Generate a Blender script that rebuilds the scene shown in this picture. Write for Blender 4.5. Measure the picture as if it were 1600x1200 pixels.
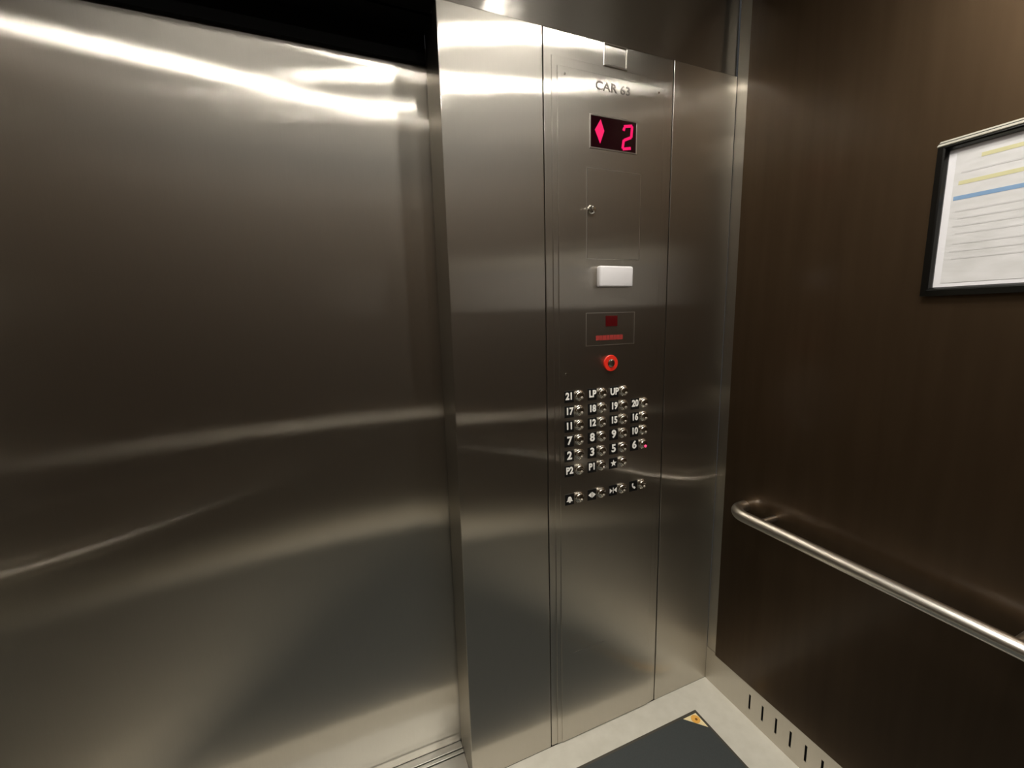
import bpy, bmesh, math, random
from mathutils import Vector, Matrix
random.seed(4)
sc = bpy.context.scene
for o in list(bpy.data.objects): bpy.data.objects.remove(o)
C = sc.collection

# ------------------------------------------------------------ camera, world, exposure
cam_d = bpy.data.cameras.new('camera'); cam = bpy.data.objects.new('camera', cam_d); C.objects.link(cam)
yaw, pitch, roll = 0.386683, -0.157850, -0.025951
cy, sy, cp, sp = math.cos(yaw), math.sin(yaw), math.cos(pitch), math.sin(pitch)
F = Vector((sy*cp, cy*cp, sp)); R0 = Vector((cy, -sy, 0)); U0 = R0.cross(F)
c, s = math.cos(roll), math.sin(roll)
Rr = R0*c + U0*s; Ur = -R0*s + U0*c
m = Matrix.Identity(4)
for i in range(3):
    m[i][0] = Rr[i]; m[i][1] = Ur[i]; m[i][2] = -F[i]
m[0][3], m[1][3], m[2][3] = -1.21484, -1.05395, 1.40755
cam.matrix_world = m
cam_d.sensor_width = 36; cam_d.lens = 36*653.71/1600; cam_d.clip_start = 0.02
sc.camera = cam
w = bpy.data.worlds.new('world'); sc.world = w; w.use_nodes = True
w.node_tree.nodes['Background'].inputs[0].default_value = (0.02, 0.02, 0.02, 1)
sc.view_settings.view_transform = 'Standard'; sc.view_settings.look = 'None'
sc.view_settings.exposure = 0.87; sc.view_settings.gamma = 1.0
sc.view_settings.use_curve_mapping = False
LAMP = 160.0                       # radiance of a downlight lens
LAMP_COL = (1.0, 0.95, 0.86)
SPOT = 14.5                        # watts of each downlight's beam

# ------------------------------------------------------------ materials
def mat(name, col, rough=0.5, metal=0.0, coat=0.0, emit=None, estr=0.0, ior=1.5, spec=0.5, coat_rough=0.1):
    m = bpy.data.materials.new(name); m.use_nodes = True
    b = m.node_tree.nodes['Principled BSDF']
    b.inputs['Base Color'].default_value = (*col, 1); b.inputs['Roughness'].default_value = rough
    b.inputs['Metallic'].default_value = metal; b.inputs['Coat Weight'].default_value = coat
    b.inputs['Coat Roughness'].default_value = coat_rough
    b.inputs['IOR'].default_value = ior; b.inputs['Specular IOR Level'].default_value = spec
    if emit:
        b.inputs['Emission Color'].default_value = (*emit, 1); b.inputs['Emission Strength'].default_value = estr
    return m
def noise_col(m, c1, c2, scale, stretch=(1,1,1), detail=4, bump=0.0, rough=None):
    nt = m.node_tree; b = nt.nodes['Principled BSDF']
    tc = nt.nodes.new('ShaderNodeTexCoord'); mp = nt.nodes.new('ShaderNodeMapping'); mp.inputs['Scale'].default_value = stretch
    n = nt.nodes.new('ShaderNodeTexNoise'); n.inputs['Scale'].default_value = scale; n.inputs['Detail'].default_value = detail
    r = nt.nodes.new('ShaderNodeValToRGB'); r.color_ramp.elements[0].position = .3; r.color_ramp.elements[1].position = .7
    r.color_ramp.elements[0].color = (*c1, 1); r.color_ramp.elements[1].color = (*c2, 1)
    nt.links.new(tc.outputs['Object'], mp.inputs[0]); nt.links.new(mp.outputs[0], n.inputs['Vector'])
    nt.links.new(n.outputs['Fac'], r.inputs[0]); nt.links.new(r.outputs[0], b.inputs['Base Color'])
    if rough:
        mr = nt.nodes.new('ShaderNodeMapRange'); mr.inputs['From Min'].default_value = .3; mr.inputs['From Max'].default_value = .7
        mr.inputs['To Min'].default_value, mr.inputs['To Max'].default_value = rough
        nt.links.new(n.outputs['Fac'], mr.inputs['Value']); nt.links.new(mr.outputs[0], b.inputs['Roughness'])
    if bump:
        bp = nt.nodes.new('ShaderNodeBump'); bp.inputs['Strength'].default_value = bump; bp.inputs['Distance'].default_value = .001
        nt.links.new(n.outputs['Fac'], bp.inputs['Height']); nt.links.new(bp.outputs[0], b.inputs['Normal'])
def brushed(name, col, grain, horizontal=False, spread=.20, fine=.10, soft=.35, mix=.34):
    """brushed stainless steel: fine scratches tilt the surface only across the grain, so highlights smear sideways;
    two lobes, a sharp one and a softer one"""
    m = bpy.data.materials.new(name); m.use_nodes = True; nt = m.node_tree; N = nt.nodes.new; K = nt.links.new
    for n in list(nt.nodes):
        if n.type == 'BSDF_PRINCIPLED': nt.nodes.remove(n)
    out = [n for n in nt.nodes if n.type == 'OUTPUT_MATERIAL'][0]
    def vm(op, a=None, b=None, scale=None):
        v = N('ShaderNodeVectorMath'); v.operation = op
        for i, q in enumerate((a, b)):
            if q is None: continue
            if isinstance(q, tuple): v.inputs[i].default_value = q
            else: K(q, v.inputs[i])
        if scale is not None:
            if isinstance(scale, float): v.inputs['Scale'].default_value = scale
            else: K(scale, v.inputs['Scale'])
        return v.outputs[0]
    g = N('ShaderNodeNewGeometry'); tc = N('ShaderNodeTexCoord')
    if horizontal:
        T = vm('CROSS_PRODUCT', g.outputs['Normal'], vm('NORMALIZE', vm('CROSS_PRODUCT', (0,0,1), g.outputs['Normal'])))
    else: T = vm('NORMALIZE', vm('CROSS_PRODUCT', (0,0,1), g.outputs['Normal']))
    wn = N('ShaderNodeTexWhiteNoise'); wn.noise_dimensions = '3D'; K(vm('SCALE', g.outputs['Position'], scale=20000.0), wn.inputs['Vector'])
    d = N('ShaderNodeVectorMath'); d.operation = 'DOT_PRODUCT'; K(wn.outputs['Color'], d.inputs[0]); d.inputs[1].default_value = (1,1,1)
    mr = N('ShaderNodeMath'); mr.operation = 'MULTIPLY_ADD'; K(d.outputs['Value'], mr.inputs[0]); mr.inputs[1].default_value = 2*spread; mr.inputs[2].default_value = -3*spread
    Np = vm('NORMALIZE', vm('ADD', g.outputs['Normal'], vm('SCALE', T, scale=mr.outputs[0])))
    mp = N('ShaderNodeMapping'); mp.inputs['Scale'].default_value = grain; K(tc.outputs['Object'], mp.inputs[0])
    n = N('ShaderNodeTexNoise'); n.inputs['Scale'].default_value = 110; n.inputs['Detail'].default_value = 4; K(mp.outputs[0], n.inputs['Vector'])
    r = N('ShaderNodeValToRGB'); r.color_ramp.elements[0].position = .3; r.color_ramp.elements[1].position = .7
    r.color_ramp.elements[0].color = (*[x*.96 for x in col], 1); r.color_ramp.elements[1].color = (*col, 1); K(n.outputs['Fac'], r.inputs[0])
    sh = []
    for rough in (fine, soft):
        q = N('ShaderNodeBsdfAnisotropic'); q.distribution = 'BECKMANN' if rough == fine else 'GGX'
        q.inputs['Roughness'].default_value = rough; K(r.outputs[0], q.inputs['Color']); K(Np, q.inputs['Normal']); sh.append(q)
    mx = N('ShaderNodeMixShader'); mx.inputs[0].default_value = mix; K(sh[0].outputs[0], mx.inputs[1]); K(sh[1].outputs[0], mx.inputs[2])
    K(mx.outputs[0], out.inputs['Surface'])
    return m
STEEL = (.62, .585, .525)
GV = (8, 8, .12)
steel_x = brushed('brushed_steel', STEEL, GV)
steel_y = steel_x
steel_h = brushed('brushed_steel_header', STEEL, (.12,.12,8), True, spread=.5)
steel_plain = mat('satin_steel', (.6,.57,.52), .32, 1.0)
steel_bright = mat('polished_steel', (.75,.72,.66), .18, 1.0)
rail_steel = mat('satin_rail_steel', (.80,.77,.71), .28, 1.0)
alu = mat('sill_aluminium', (.62,.62,.58), .45, 1.0)
ceil_m = mat('ceiling_panel', (.72,.71,.68), .6, .0)
brown = mat('dark_bronze_laminate', (.10,.066,.04), .48, 1.0, coat=.5, coat_rough=.2)
noise_col(brown, (.086,.056,.032), (.100,.066,.038), 5, (6,6,.5), 6)
black = mat('black_paint', (.003,.003,.003), .7, spec=.15)
gap_m = mat('dark_gap', (.004,.004,.004), .9, spec=.1)
stone = mat('pale_terrazzo', (.58,.56,.49), .35)
noise_col(stone, (.55,.53,.46), (.61,.59,.52), 22, (1,1,1), 6)
matm = mat('charcoal_floor_mat', (.035,.042,.043), .6)
noise_col(matm, (.032,.038,.039), (.040,.047,.048), 300, (1,1,1), 3)
mat_edge = mat('mat_edging', (.055,.05,.038), .5)
white_pl = mat('white_plastic', (.72,.70,.71), .35)
frame_m = mat('black_frame_metal', (.05,.05,.048), .28, 1.0)
highlight_m = mat('frame_top_highlight', (.72,.71,.62), .4, .6)  # pale colour stands in for ceiling light caught by the frame's top
paper = mat('white_paper', (.66,.65,.66), .6)
noise_col(paper, (.58,.575,.57), (.70,.69,.70), 14, (1,1,3), 5)
paper_edge = mat('mount_board', (.78,.77,.80), .6)
yellow_ink = mat('yellow_highlighter', (.60,.57,.33), .6)
blue_ink = mat('blue_ink', (.20,.33,.52), .6)
grey_ink = mat('grey_ink', (.57,.56,.565), .6)
black_plate = mat('black_braille_plate', (.004,.004,.004), .4)
white_num = mat('white_numeral', (.93,.91,.86), .4)
engr = mat('engraved_steel', (.10,.092,.08), .6, .3)
disp_glass = mat('display_window', (.012,.001,.003), .15)
led = mat('red_led', (.02,0,.002), .6, emit=(1.0,.0,.13), estr=.52)
led_pink = mat('pink_lit_jewel', (.3,.02,.06), .3, emit=(1.0,.05,.16), estr=.8)
jewel = mat('unlit_jewel', (.38,.34,.28), .2, .4)
red_glass = mat('dark_red_lens', (.07,.002,.003), .2)
red_text = mat('red_lettering', (.30,.03,.025), .5)
red_ring = mat('red_button_ring', (.75,.03,.015), .35)
cream = mat('cream_enamel', (.85,.72,.42), .4)
orange = mat('orange_enamel', (.80,.42,.08), .4)
brown_e = mat('brown_enamel', (.22,.08,.01), .4)
lens = mat('lit_lens', (1,1,1), .5, emit=LAMP_COL, estr=LAMP)

# ------------------------------------------------------------ helpers
def obj(name, bm, m, parent=None, loc=None, smooth=False):
    me = bpy.data.meshes.new(name); bmesh.ops.recalc_face_normals(bm, faces=bm.faces); bm.to_mesh(me); bm.free()
    if smooth:
        for p in me.polygons: p.use_smooth = True
        try: me.set_sharp_from_angle(angle=math.radians(40))
        except Exception: pass
    me.materials.append(m)
    o = bpy.data.objects.new(name, me); C.objects.link(o)
    if parent: o.parent = parent
    if loc: o.location = loc
    return o
def thing(name, label, cat, loc=(0,0,0), group=None):
    o = bpy.data.objects.new(name, None); C.objects.link(o); o.location = loc; o.empty_display_size = .05
    o['label'] = label; o['category'] = cat
    if group: o['group'] = group
    return o
def struct(name, bm, m, label=None, smooth=False):
    o = obj(name, bm, m, smooth=smooth); o['kind'] = 'structure'
    if label: o['label'] = label
    return o
def box(bm, x0, x1, y0, y1, z0, z1, bev=0.0, seg=2):
    b = bmesh.new()
    vs = [b.verts.new((x, y, z)) for x in (x0, x1) for y in (y0, y1) for z in (z0, z1)]
    for f in ((0,1,3,2),(4,6,7,5),(0,4,5,1),(2,3,7,6),(0,2,6,4),(1,5,7,3)): b.faces.new([vs[i] for i in f])
    if bev: bmesh.ops.bevel(b, geom=b.edges[:], offset=bev, segments=seg, affect='EDGES', profile=.5)
    merge(bm, b)
    return bm
def merge(bm, b, mtx=None):
    if mtx: bmesh.ops.transform(b, matrix=mtx, verts=b.verts)
    me = bpy.data.meshes.new('tmp'); b.to_mesh(me); b.free(); bm.from_mesh(me); bpy.data.meshes.remove(me)
def lathe(bm, prof, seg=32, mtx=None):
    """prof = (radius, height) pairs turned about z; closed at ends when radius is 0"""
    b = bmesh.new(); rings = []
    for r, h in prof:
        if r < 1e-7: rings.append([b.verts.new((0,0,h))])
        else: rings.append([b.verts.new((r*math.cos(2*math.pi*k/seg), r*math.sin(2*math.pi*k/seg), h)) for k in range(seg)])
    for a, c_ in zip(rings, rings[1:]):
        for k in range(seg):
            k2 = (k+1) % seg
            if len(a) == 1 and len(c_) == 1: continue
            if len(a) == 1: b.faces.new((a[0], c_[k], c_[k2]))
            elif len(c_) == 1: b.faces.new((a[k], a[k2], c_[0]))
            else: b.faces.new((a[k], a[k2], c_[k2], c_[k]))
    merge(bm, b, mtx); return bm
def tube(bm, pts, r, seg=20):
    pts = [Vector(p) for p in pts]; b = bmesh.new(); rings = []; n = None
    for i, p in enumerate(pts):
        d = ((pts[min(i+1, len(pts)-1)] - pts[max(i-1, 0)])).normalized()
        if n is None: n = d.orthogonal().normalized()
        n = (n - d*n.dot(d)).normalized(); q = d.cross(n)
        rings.append([b.verts.new(p + (n*math.cos(2*math.pi*k/seg) + q*math.sin(2*math.pi*k/seg))*r) for k in range(seg)])
    for a, c_ in zip(rings, rings[1:]):
        for k in range(seg): b.faces.new((a[k], a[(k+1)%seg], c_[(k+1)%seg], c_[k]))
    b.faces.new(rings[0][::-1]); b.faces.new(rings[-1])
    merge(bm, b); return bm
def prism(bm, poly, y0, y1):
    """polygon in x,z extruded along y"""
    b = bmesh.new()
    A = [b.verts.new((x, y0, z)) for x, z in poly]; B = [b.verts.new((x, y1, z)) for x, z in poly]
    b.faces.new(A); b.faces.new(B[::-1]); n = len(poly)
    for i in range(n): b.faces.new((A[i], B[i], B[(i+1)%n], A[(i+1)%n]))
    merge(bm, b); return bm
FRONT = Matrix.Rotation(math.radians(90), 4, 'X')       # z axis of a lathe -> towards the viewer (-y)
def text_bm(s, size, depth=.0006, xscale=1.0, offset=0.0):
    cu = bpy.data.curves.new('t', 'FONT'); cu.body = s; cu.size = size; cu.extrude = depth; cu.offset = offset
    cu.align_x = 'CENTER'; cu.align_y = 'CENTER'; cu.resolution_u = 3
    o = bpy.data.objects.new('t', cu); C.objects.link(o)
    bpy.context.view_layer.update()
    me = bpy.data.meshes.new_from_object(o.evaluated_get(bpy.context.evaluated_depsgraph_get()))
    bm = bmesh.new(); bm.from_mesh(me); bpy.data.objects.remove(o); bpy.data.meshes.remove(me); bpy.data.curves.remove(cu)
    bmesh.ops.transform(bm, matrix=FRONT @ Matrix.Diagonal((xscale,1,1,1)), verts=bm.verts)
    return bm

# ------------------------------------------------------------ large structure
W, L, H, HC, DY = -2.04, -1.56, 2.13, 2.45, .14
EX = -.949
b = bmesh.new(); box(b, W-.05, .05, L-.05, 0, -.05, 0); struct('floor', b, stone)
b = bmesh.new(); box(b, W-.05, .05, L-.05, .2, HC, HC+.04); struct('ceiling', b, ceil_m)

# front return beside the door opening, with its side face running back to the door
b = bmesh.new(); box(b, EX, -.679, 0, DY-.008, .0, H, .0022, 2); struct('wall_front', b, steel_x, 'plain brushed steel return panel between the door and the button panel')
b = bmesh.new(); box(b, -.2515, -.0015, 0, .03, .0, H, .0015, 2); struct('wall_front', b, steel_x, 'narrow brushed steel panel between the button panel and the corner')
b = bmesh.new(); box(b, -.70, -.0, .03, .05, 0, H); struct('trim_1', b, gap_m, 'dark gap behind the front panels')
b = bmesh.new(); box(b, W, .0, .006, .05, H+.002, HC, .001); struct('trim_2', b, steel_h, 'brushed steel header panel above the front panels')
b = bmesh.new(); box(b, W, -EX*-1+.0, .0512, DY+.045, H-.004, HC); box(b, W, EX-.001, .004, .06, H-.004, H+.001); box(b, W, EX-.001, DY-.012, DY+.03, 2.058, H)
struct('trim_3', b, black, 'black underside and fascia above the sliding door')
# door
b = bmesh.new(); box(b, W-.03, EX+.03, DY, DY+.03, .003, 2.10); d = struct('door_1', b, steel_x, 'wide brushed steel sliding elevator door')
# sill
b = bmesh.new()
box(b, W, EX-.0005, .0, .096, -.02, .001); box(b, W, EX-.0005, .099, .111, -.02, .004, .001); box(b, W, EX-.0005, .115, .139, -.02, .004, .001)
struct('trim_4', b, alu, 'grooved aluminium door sill')
b = bmesh.new(); box(b, W-.05, .05, .0, .2, -.05, -.021); struct('trim_5', b, gap_m)

def wall_side(side, X, sgn):
    """X = wall plane, sgn = direction into the wall"""
    yy = (L, .0) if side == 'right' else (L, DY)
    b = bmesh.new(); box(b, *sorted((X, X+sgn*.03)), *yy, 0, HC)
    struct('trim_6' if side == 'right' else 'trim_7', b, steel_y, 'brushed steel corner strip along the %s wall' % side)
    t = -sgn*.012
    b = bmesh.new(); box(b, *sorted((X+t, X)), L+.05, -.047, .137, HC-.01, .0012)
    struct('wall_'+side, b, brown, 'dark brown laminate panel of the %s wall' % side)
    # kick plate with slots
    b = bmesh.new(); x0, x1 = sorted((X, X+t*.25))
    ys = [-.189-.0475*k for k in range(26)]
    box(b, x0, x1, L+.05, -.001, 0, .040); box(b, x0, x1, L+.05, -.001, .096, .136)
    cur = -.001
    for y in ys:
        box(b, x0, x1, y+.0035, cur, .040, .096); cur = y-.0035
    box(b, x0, x1, L+.05, cur, .040, .096)
    o = struct('baseboard_'+side, b, steel_y, 'brushed steel kick plate with upright vent slots along the %s wall' % side)
    b = bmesh.new()
    for y in ys: box(b, *sorted((X+t*.02, X+t*.06)), y-.0036, y+.0036, .0395, .0965)
    s_ = obj('vent_slot', b, gap_m, o); s_['kind'] = 'stuff'
wall_side('right', 0.0, 1); wall_side('left', W, -1)
b = bmesh.new(); box(b, W, 0, L-.03, L, 0, HC); struct('trim_8', b, steel_x)
b = bmesh.new(); box(b, W+.05, -.05, L, L+.012, .137, HC-.01, .001); struct('wall_back', b, brown)
b = bmesh.new(); box(b, W+.05, -.05, L, L+.003, 0, .136); struct('baseboard_back', b, steel_x)

# ------------------------------------------------------------ ceiling downlights
def downlight(x, y, lab, r=.05):
    t = thing('ceiling_downlight', lab, 'ceiling light', (x, y, HC), 'recessed ceiling downlights')
    b = bmesh.new(); lathe(b, [(r+.014,0),(r+.014,-.004),(r+.002,-.007),(r,-.004),(r,0)], 40); obj('trim_ring', b, steel_bright, t, smooth=True)
    b = bmesh.new(); lathe(b, [(0,-.0035),(r,-.0035),(r,-.001),(0,-.001)], 40); obj('lens', b, lens, t)
    ld = bpy.data.lights.new('lamp_beam', 'SPOT'); ld.energy = SPOT; ld.color = LAMP_COL; ld.spot_size = math.radians(125); ld.spot_blend = 1.0; ld.shadow_soft_size = r*.8
    lo = bpy.data.objects.new('lamp_beam', ld); C.objects.link(lo); lo.parent = t; lo.location = (0, 0, -.012)
DL = [(-.60,-.56,.040,'ceiling downlight nearest the button panel'), (-1.42,-.53,.03,'ceiling downlight in front of the middle of the door'),
      (-.42,-.88,.028,'ceiling downlight nearest the notice on the right wall'), (-.76,-.92,.024,'ceiling downlight of the rear row, middle'),
      (-1.64,-.90,.031,'ceiling downlight of the rear row nearest the left wall')]
for x, y, r, lab in DL: downlight(x, y, lab, r)

# ------------------------------------------------------------ handrails
def rail_points(y0, y1, xw, xr, z, rad=.04, n=10):
    """from the wall out, bend, along y, bend, back to the wall"""
    sg = 1 if xr > xw else -1
    pts = [(xw, y0, z), (xr-sg*rad, y0, z)]
    for k in range(1, n+1):
        a = k/n*math.pi/2; pts.append((xr-sg*rad+sg*rad*math.sin(a), y0-rad+rad*math.cos(a), z))
    for k in range(0, n+1):
        a = k/n*math.pi/2; pts.append((xr-sg*rad+sg*rad*math.cos(a), y1+rad-rad*math.sin(a), z))
    pts.append((xw, y1, z)); return pts
def bracket(par, y, xw, xr, z):
    sg = 1 if xr > xw else -1
    b = bmesh.new(); tube(b, [(xw, y, z-.0), (xr, y, z-.0)], .009, 14)
    k = obj('bracket', b, rail_steel, par, smooth=True)
ZR = .768
t = thing('handrail', 'tubular steel handrail with rounded end on the dark brown right wall', 'handrail')
b = bmesh.new(); tube(b, rail_points(-.130, -1.40, -.012, -.083, ZR, .055), .0180, 28); obj('rail', b, rail_steel, t, smooth=True)
for y in (-.235, -.76, -1.28): bracket(t, y, -.012, -.083, ZR+.004)
t = thing('handrail', 'tubular steel handrail on the left wall, mirrored as a curved streak low in the door', 'handrail')
b = bmesh.new(); tube(b, rail_points(-.130, -1.40, W+.012, W+.083, ZR, .055), .018, 28); obj('rail', b, rail_steel, t, smooth=True)
for y in (-.235, -.76, -1.28): bracket(t, y, W+.012, W+.083, ZR)
t = thing('handrail', 'tubular steel handrail on the back wall, mirrored as the long thin streak across the door', 'handrail')
pts = [(q[1], q[0], q[2]) for q in rail_points(-.12, -1.92, L+.012, L+.062, ZR, .045)]
b = bmesh.new(); tube(b, pts, .0175, 28); obj('rail', b, rail_steel, t, smooth=True)
for x in (-.25, -1.02, -1.79):
    b = bmesh.new(); tube(b, [(x, L+.012, ZR), (x, L+.062, ZR)], .007, 14); obj('bracket', b, rail_steel, t, smooth=True)

# ------------------------------------------------------------ car operating panel
cop = thing('control_panel', 'brushed steel elevator button panel with red floor display beside the plain return panel', 'control panel', (-.4655, 0, 0))
CX = -.4655
def P(name, bm, m, par=None, smooth=False):
    """build in world coordinates, shift into the panel's frame"""
    if par is None: par = cop
    # world offset of the parent
    bmesh.ops.translate(bm, vec=(-CX, 0, 0), verts=bm.verts)
    return obj(name, bm, m, par, smooth=smooth)
b = bmesh.new(); box(b, -.6765, -.2545, .0005, .028, .002, H-.001, .0018, 2); P('back_plate', b, steel_x)
# raised face plate with sloping left, right and top borders
YF = -.004
b = bmesh.new(); box(b, -.655, -.2705, -.0018, .0006, .003, 2.068, .0009, 2); P('border_plate', b, steel_x)
b = bmesh.new(); box(b, -.639, -.2885, YF, -.0014, .0035, 2.046, .0012, 2); P('face_plate', b, steel_x)
def rect_frame(x0, x1, z0, z1, t, y0, y1, bev=0):
    b = bmesh.new()
    box(b, x0, x1, y0, y1, z1-t, z1, bev); box(b, x0, x1, y0, y1, z0, z0+t, bev)
    box(b, x0, x0+t, y0, y1, z0+t, z1-t, bev); box(b, x1-t, x1, y0, y1, z0+t, z1-t, bev); return b
# small square window above the face plate
sq = P('top_window', rect_frame(-.4965,-.4195,2.071,2.127,.004,-.0028,.0004,.0009), steel_plain)
b = bmesh.new(); box(b, -.4905, -.4255, -.001, .0004, 2.075, 2.121); P('window_pane', b, steel_x, sq)
# car number
b = text_bm('CAR 63', .031, .0004, 1.15, .0005); bmesh.ops.translate(b, vec=(-.466, YF-.0003, 2.017), verts=b.verts); P('engraved_lettering', b, engr)
# floor display
b = bmesh.new(); box(b, -.538, -.3875, YF-.0008, YF+.001, 1.862, 1.941); dsp = P('floor_display', b, disp_glass)
P('display_surround', rect_frame(-.5415,-.384,1.8585,1.9445,.0035,YF-.0018,YF+.0005,.0006), steel_plain, dsp)
b = bmesh.new(); prism(b, [(-.508,1.873),(-.525,1.906),(-.507,1.934),(-.495,1.906)], YF-.0018, YF-.0008); P('arrow', b, led, dsp)
b = bmesh.new(); zc, xc = 1.899, -.414      # seven-segment style 2 drawn with slanting bars
def seg(x0,z0,x1,z1,t=.0075):
    d = Vector((x1-x0, z1-z0)); n = Vector((-d.y, d.x)).normalized()*t/2; e = d.normalized()*t*.35
    prism(b, [(x0-e.x+n.x, z0-e.y+n.y),(x0-e.x-n.x, z0-e.y-n.y),(x1+e.x-n.x, z1+e.y-n.y),(x1+e.x+n.x, z1+e.y+n.y)], YF-.0018, YF-.0008)
seg(-.427,1.927,-.404,1.931); seg(-.402,1.928,-.404,1.904); seg(-.407,1.900,-.426,1.892); seg(-.430,1.889,-.433,1.871); seg(-.430,1.868,-.408,1.872)
seg(-.429,1.921,-.430,1.918)
P('digit', b, led, dsp)
# service cabinet door with key lock
cab = P('service_door', rect_frame(-.551,-.367,1.565,1.809,.0022,YF-.0007,YF+.0005), steel_plain)
b = bmesh.new(); box(b, -.5485, -.3695, YF-.0012, YF+.0005, 1.5675, 1.8065, .0004); P('door_leaf', b, steel_x, cab)
b = bmesh.new(); M = Matrix.Translation((-.536, YF-.001, 1.697)) @ FRONT
lathe(b, [(0,0),(.0125,0),(.0125,.005),(.010,.008),(.004,.009),(0,.009)], 28, M); box(b, -.538,-.534,YF-.0135,YF-.008,1.689,1.705,.001); P('key_lock', b, steel_bright, cab, True)
# white module
b = bmesh.new(); box(b, -.518, -.4015, YF-.020, YF, 1.486, 1.546, .006, 3); P('emergency_lamp_cover', b, white_pl, smooth=True)
# inset plate with red lens and red lettering
ins = P('indicator_plate', rect_frame(-.552,-.379,1.318,1.415,.002,YF-.0012,YF+.0004), steel_plain)
b = bmesh.new(); box(b, -.484, -.4425, YF-.002, YF+.0004, 1.374, 1.405, .001); P('red_lens', b, red_glass, ins)
b = bmesh.new()
x = -.517
for wd in (.013,.009,.015,.011,.013,.010,.014,.011):
    box(b, x, x+wd-.0012, YF-.0006, YF+.0004, 1.334, 1.348); x += wd
P('red_lettering', b, red_text, ins)
# round red button
rb = bmesh.new(); M = Matrix.Translation((-.4655, YF, 1.264)) @ FRONT
lathe(rb, [(.013,0),(.0235,0),(.0245,.002),(.0235,.005),(.013,.005),(.012,.002)], 36, M); em = P('emergency_button', rb, red_ring, None, True)
b = bmesh.new(); lathe(b, [(0,.001),(.012,.001),(.012,.006),(.009,.008),(0,.0085)], 28, M); P('button_cap', b, steel_bright, em, True)
b = bmesh.new(); box(b, -.4675,-.4635,YF-.013,YF-.007,1.254,1.274,.001); P('key_blade', b, steel_bright, em)
# small screws and a scratch
for (x, z) in ((-.618,1.241),(-.618,2.028),(-.31,2.032)):
    b = bmesh.new(); lathe(b, [(0,0),(.003,0),(.0026,.0012),(0,.0016)], 16, Matrix.Translation((x, YF, z)) @ FRONT); P('screw', b, steel_bright, None, True)
b = bmesh.new(); prism(b, [(-.594,.3255),(-.50,.3262),(-.475,.3262),(-.475,.3275),(-.55,.3274),(-.594,.3268)], YF-.0003, YF+.0003); P('scratch', b, steel_bright)

# floor buttons: black number plate + domed steel button with a jewel
cap_bm = bmesh.new(); lathe(cap_bm, [(0,0),(.0165,0),(.0165,.0035),(.0150,.0050),(.0135,.0055),(.0130,.0075),(.0115,.0092),(.007,.0102),(0,.0105)], 32, FRONT)
me_cap = bpy.data.meshes.new('button'); bmesh.ops.recalc_face_normals(cap_bm, faces=cap_bm.faces); cap_bm.to_mesh(me_cap); cap_bm.free()
for p in me_cap.polygons: p.use_smooth = True
me_cap.set_sharp_from_angle(angle=math.radians(38))
me_cap.materials.append(steel_bright)
def jewel_mesh(mm, nm):
    b = bmesh.new(); lathe(b, [(0,.0085),(.0045,.0085),(.0045,.0112),(.003,.0125),(0,.0130)], 20, Matrix.Translation((.003, 0, -.0062)) @ FRONT)
    me = bpy.data.meshes.new(nm); bmesh.ops.recalc_face_normals(b, faces=b.faces); b.to_mesh(me); b.free(); me.materials.append(mm)
    for p in me.polygons: p.use_smooth = True
    return me
me_j, me_jl = jewel_mesh(jewel, 'jewel'), jewel_mesh(led_pink, 'jewel_lit')
pb = bmesh.new(); box(pb, -.0155, .0155, -.0016, .0004, -.0175, .0175, .0007)
me_p = bpy.data.meshes.new('number_plate'); pb.to_mesh(me_p); pb.free(); me_p.materials.append(black_plate)
def link(name, me, par, loc):
    o = bpy.data.objects.new(name, me); C.objects.link(o); o.parent = par; o.location = loc; return o
def glyph(kind):
    b = bmesh.new(); y0, y1 = -.0026, -.0016
    if kind == 'star':
        prism(b, [((.011 if k%2==0 else .0046)*math.sin(k*math.pi/5), (.011 if k%2==0 else .0046)*math.cos(k*math.pi/5)) for k in range(10)], y0, y1)
    elif kind == 'bell':
        prism(b, [(-.011,-.006),(-.008,-.003),(-.006,.005),(-.003,.009),(.003,.009),(.006,.005),(.008,-.003),(.011,-.006)], y0, y1); prism(b, [(-.003,-.0095),(-.003,-.007),(.003,-.007),(.003,-.0095)], y0, y1)
    elif kind == 'open':
        prism(b, [(-.013,0),(-.003,.008),(-.003,-.008)], y0, y1); prism(b, [(.013,0),(.003,-.008),(.003,.008)], y0, y1); prism(b, [(-.001,-.009),(-.001,.009),(.001,.009),(.001,-.009)], y0, y1)
    elif kind == 'close':
        prism(b, [(-.003,0),(-.013,-.008),(-.013,.008)], y0, y1); prism(b, [(.003,0),(.013,.008),(.013,-.008)], y0, y1); prism(b, [(-.001,-.009),(-.001,.009),(.001,.009),(.001,-.009)], y0, y1)
    elif kind == 'phone':
        prism(b, [(-.006,.009),(-.001,.009),(-.001,.004),(-.003,.003),(.002,-.003),(.004,-.002),(.008,-.006),(.004,-.010),(-.002,-.006),(-.006,0)], y0, y1)
    return b
cols = [-.6085, -.529, -.4505, -.3715]
rows = [(1.174, ['21','LP','UP',None], 0), (1.129, ['17','18','19','20'], 0), (1.0845, ['11','12','15','16'], 0), (1.0395, ['7','8','9','10'], 0),
        (.9935, ['2','3','5','6'], 0), (.9465, ['P2','P1','star',None], 0), (.8565, ['bell','open','close','phone'], 1)]
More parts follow.
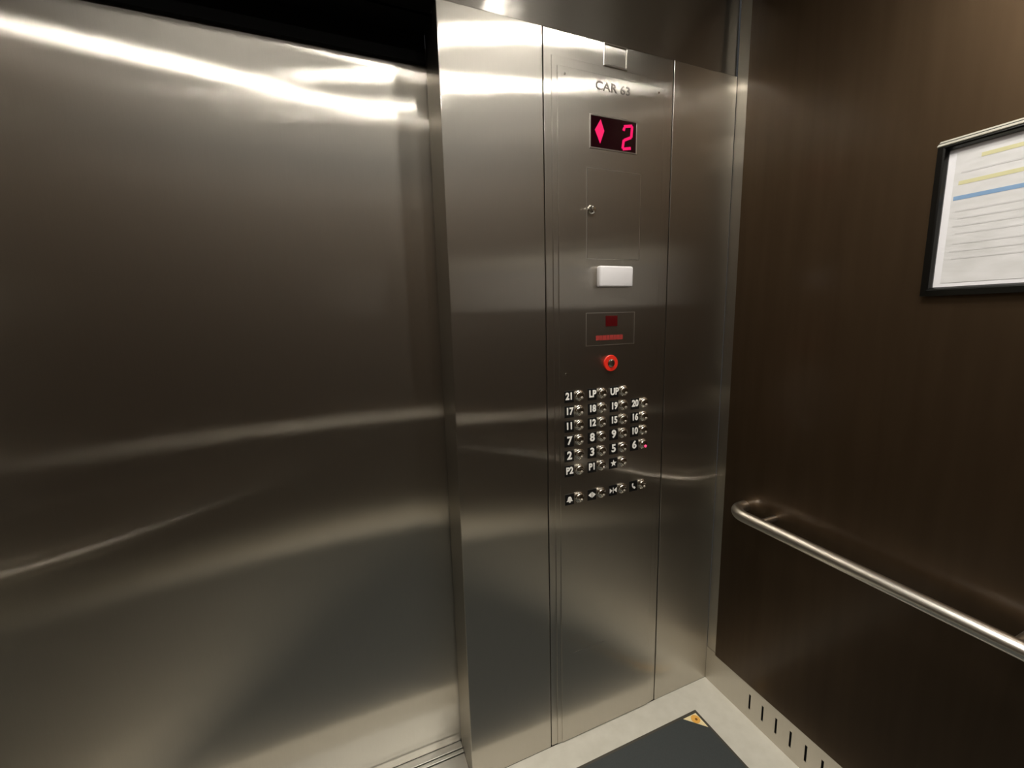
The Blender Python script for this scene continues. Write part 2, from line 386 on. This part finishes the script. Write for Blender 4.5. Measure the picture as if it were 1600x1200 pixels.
for z, names, sym in rows:
    for x, nme in zip(cols, names):
        if nme is None: continue
        bt = link('call_button', me_cap, cop, (x+.0345-CX, YF, z+.001))
        if nme == '6': bt['label'] = 'button beside number 6 with its jewel lit pink'
        link('jewel', me_jl if nme == '6' else me_j, bt, (0,0,0))
        pl = link('number_plate', me_p, cop, (x-CX, YF, z))
        if nme in ('star','bell','open','close','phone'):
            obj('symbol', glyph(nme), white_num, pl)
        else:
            tb = text_bm(nme, .034 if len(nme) < 2 else .029, .0005, 1.0 if len(nme) < 2 else .86, .0010)
            bmesh.ops.translate(tb, vec=(0, -.0021, .001), verts=tb.verts)
            obj('numeral', tb, white_num, pl)

# ------------------------------------------------------------ framed notice on the right wall
YL, YR, ZB, ZT = -.525, -1.03, 1.430, 1.742
nt_ = thing('framed_notice', 'black framed paper notice with yellow and blue lines on the brown right wall', 'picture frame', (-.012, (YL+YR)/2, ZB))
off = Vector((.012, -(YL+YR)/2, -ZB))
def N(name, bm, m, par=None):
    bmesh.ops.translate(bm, vec=off, verts=bm.verts); return obj(name, bm, m, par or nt_)
b = bmesh.new()
prof = [(-.0122,.0),(-.0225,.0),(-.0275,.0115),(-.0265,.0145),(-.020,.018),(-.0122,.018)]   # x, inset from the outer edge
rings = [[b.verts.new((x, yy, zz)) for x, yy, zz in ((x, YL-i, ZB+i), (x, YL-i, ZT-i), (x, YR+i, ZT-i), (x, YR+i, ZB+i))] for x, i in prof]
for a in range(len(prof)):
    A, B_ = rings[a], rings[(a+1) % len(prof)]
    for k in range(4): b.faces.new((A[k], A[(k+1)%4], B_[(k+1)%4], B_[k]))
fr = N('frame', b, frame_m)
b = bmesh.new(); tl = [(-.0122, ZT+.0045), (-.0170, ZT+.0045), (-.0285, ZT-.0070), (-.0270, ZT-.0085), (-.0200, ZT-.0050), (-.0122, ZT-.0010)]  # added strip, top side only: the black frame's highlight put in as colour
A = [b.verts.new((x, YL-.001, z)) for x, z in tl]; B_ = [b.verts.new((x, YR+.001, z)) for x, z in tl]
b.faces.new(A); b.faces.new(B_[::-1])
for k in range(6): b.faces.new((A[k], B_[k], B_[(k+1)%6], A[(k+1)%6]))
N('top_highlight', b, highlight_m, fr)['label'] = 'pale strip painting the highlight along the top of the black frame'
b = bmesh.new(); box(b, -.0165, -.0125, YR+.0155, YL-.0155, ZB+.0155, ZT-.0155); N('mount_board', b, paper_edge)
b = bmesh.new(); box(b, -.0170, -.0165, YR+.028, YL-.030, ZB+.026, ZT-.026); pp = N('paper', b, paper)
def ink(z, y_start, th, mm, slope=0, nm='printed_line'):
    b = bmesh.new(); box(b, -.0173, -.0170, YR+.04, y_start, z-th/2, z+th/2); N(nm, b, mm, pp)
ink(1.700, -.592, .0075, yellow_ink, nm='yellow_line'); ink(1.655, -.563, .0075, yellow_ink, nm='yellow_line'); ink(1.626, -.558, .008, blue_ink, nm='blue_line')
random.seed(7)
for z in (1.675, 1.60, 1.585, 1.57, 1.555, 1.535, 1.52, 1.505):
    ink(z, -.562-random.random()*.01, .003, grey_ink)

# ------------------------------------------------------------ floor mat with corner badge
fm = thing('floor_mat', 'charcoal floor mat with cream and orange corner badge on the pale floor', 'floor mat', (-1.02, -.75, 0))
MX0, MX1, MY0, MY1 = -1.892, -.148, -1.41, -.092
def Q(name, bm, m, par=None):
    bmesh.ops.translate(bm, vec=(1.02,.75,0), verts=bm.verts); return obj(name, bm, m, par or fm)
b = bmesh.new(); box(b, MX0+.008, MX1-.008, MY0+.008, MY1-.008, .0003, .005); Q('mat_surface', b, matm)
b = bmesh.new(); box(b, MX0, MX1, MY1-.008, MY1, .0002, .0045); box(b, MX0, MX1, MY0, MY0+.008, .0002, .0045); box(b, MX0, MX0+.008, MY0+.008, MY1-.008, .0002, .0045); box(b, MX1-.008, MX1, MY0+.008, MY1-.008, .0002, .0045)
Q('edging', b, mat_edge)
b = bmesh.new(); xa, ya, s_ = MX1-.010, MY1-.011, .056
vs = [b.verts.new(v) for v in ((xa,ya,.0052),(xa-s_,ya,.0052),(xa,ya-s_,.0052))]; b.faces.new(vs)
r = bmesh.ops.extrude_face_region(b, geom=b.faces[:]); bmesh.ops.translate(b, vec=(0,0,.0008), verts=[v for v in r['geom'] if isinstance(v, bmesh.types.BMVert)])
bd = Q('corner_badge', b, cream)
b = bmesh.new(); lathe(b, [(0,.006),(.0155,.006),(.0155,.0064),(0,.0064)], 24, Matrix.Translation((xa-.0175, ya-.0175, 0))); Q('badge_emblem', b, orange, bd)
b = bmesh.new(); lathe(b, [(0,.0064),(.0045,.0064),(.0045,.0067),(0,.0067)], 16, Matrix.Translation((xa-.016, ya-.019, 0))); Q('badge_dot', b, brown_e, bd)
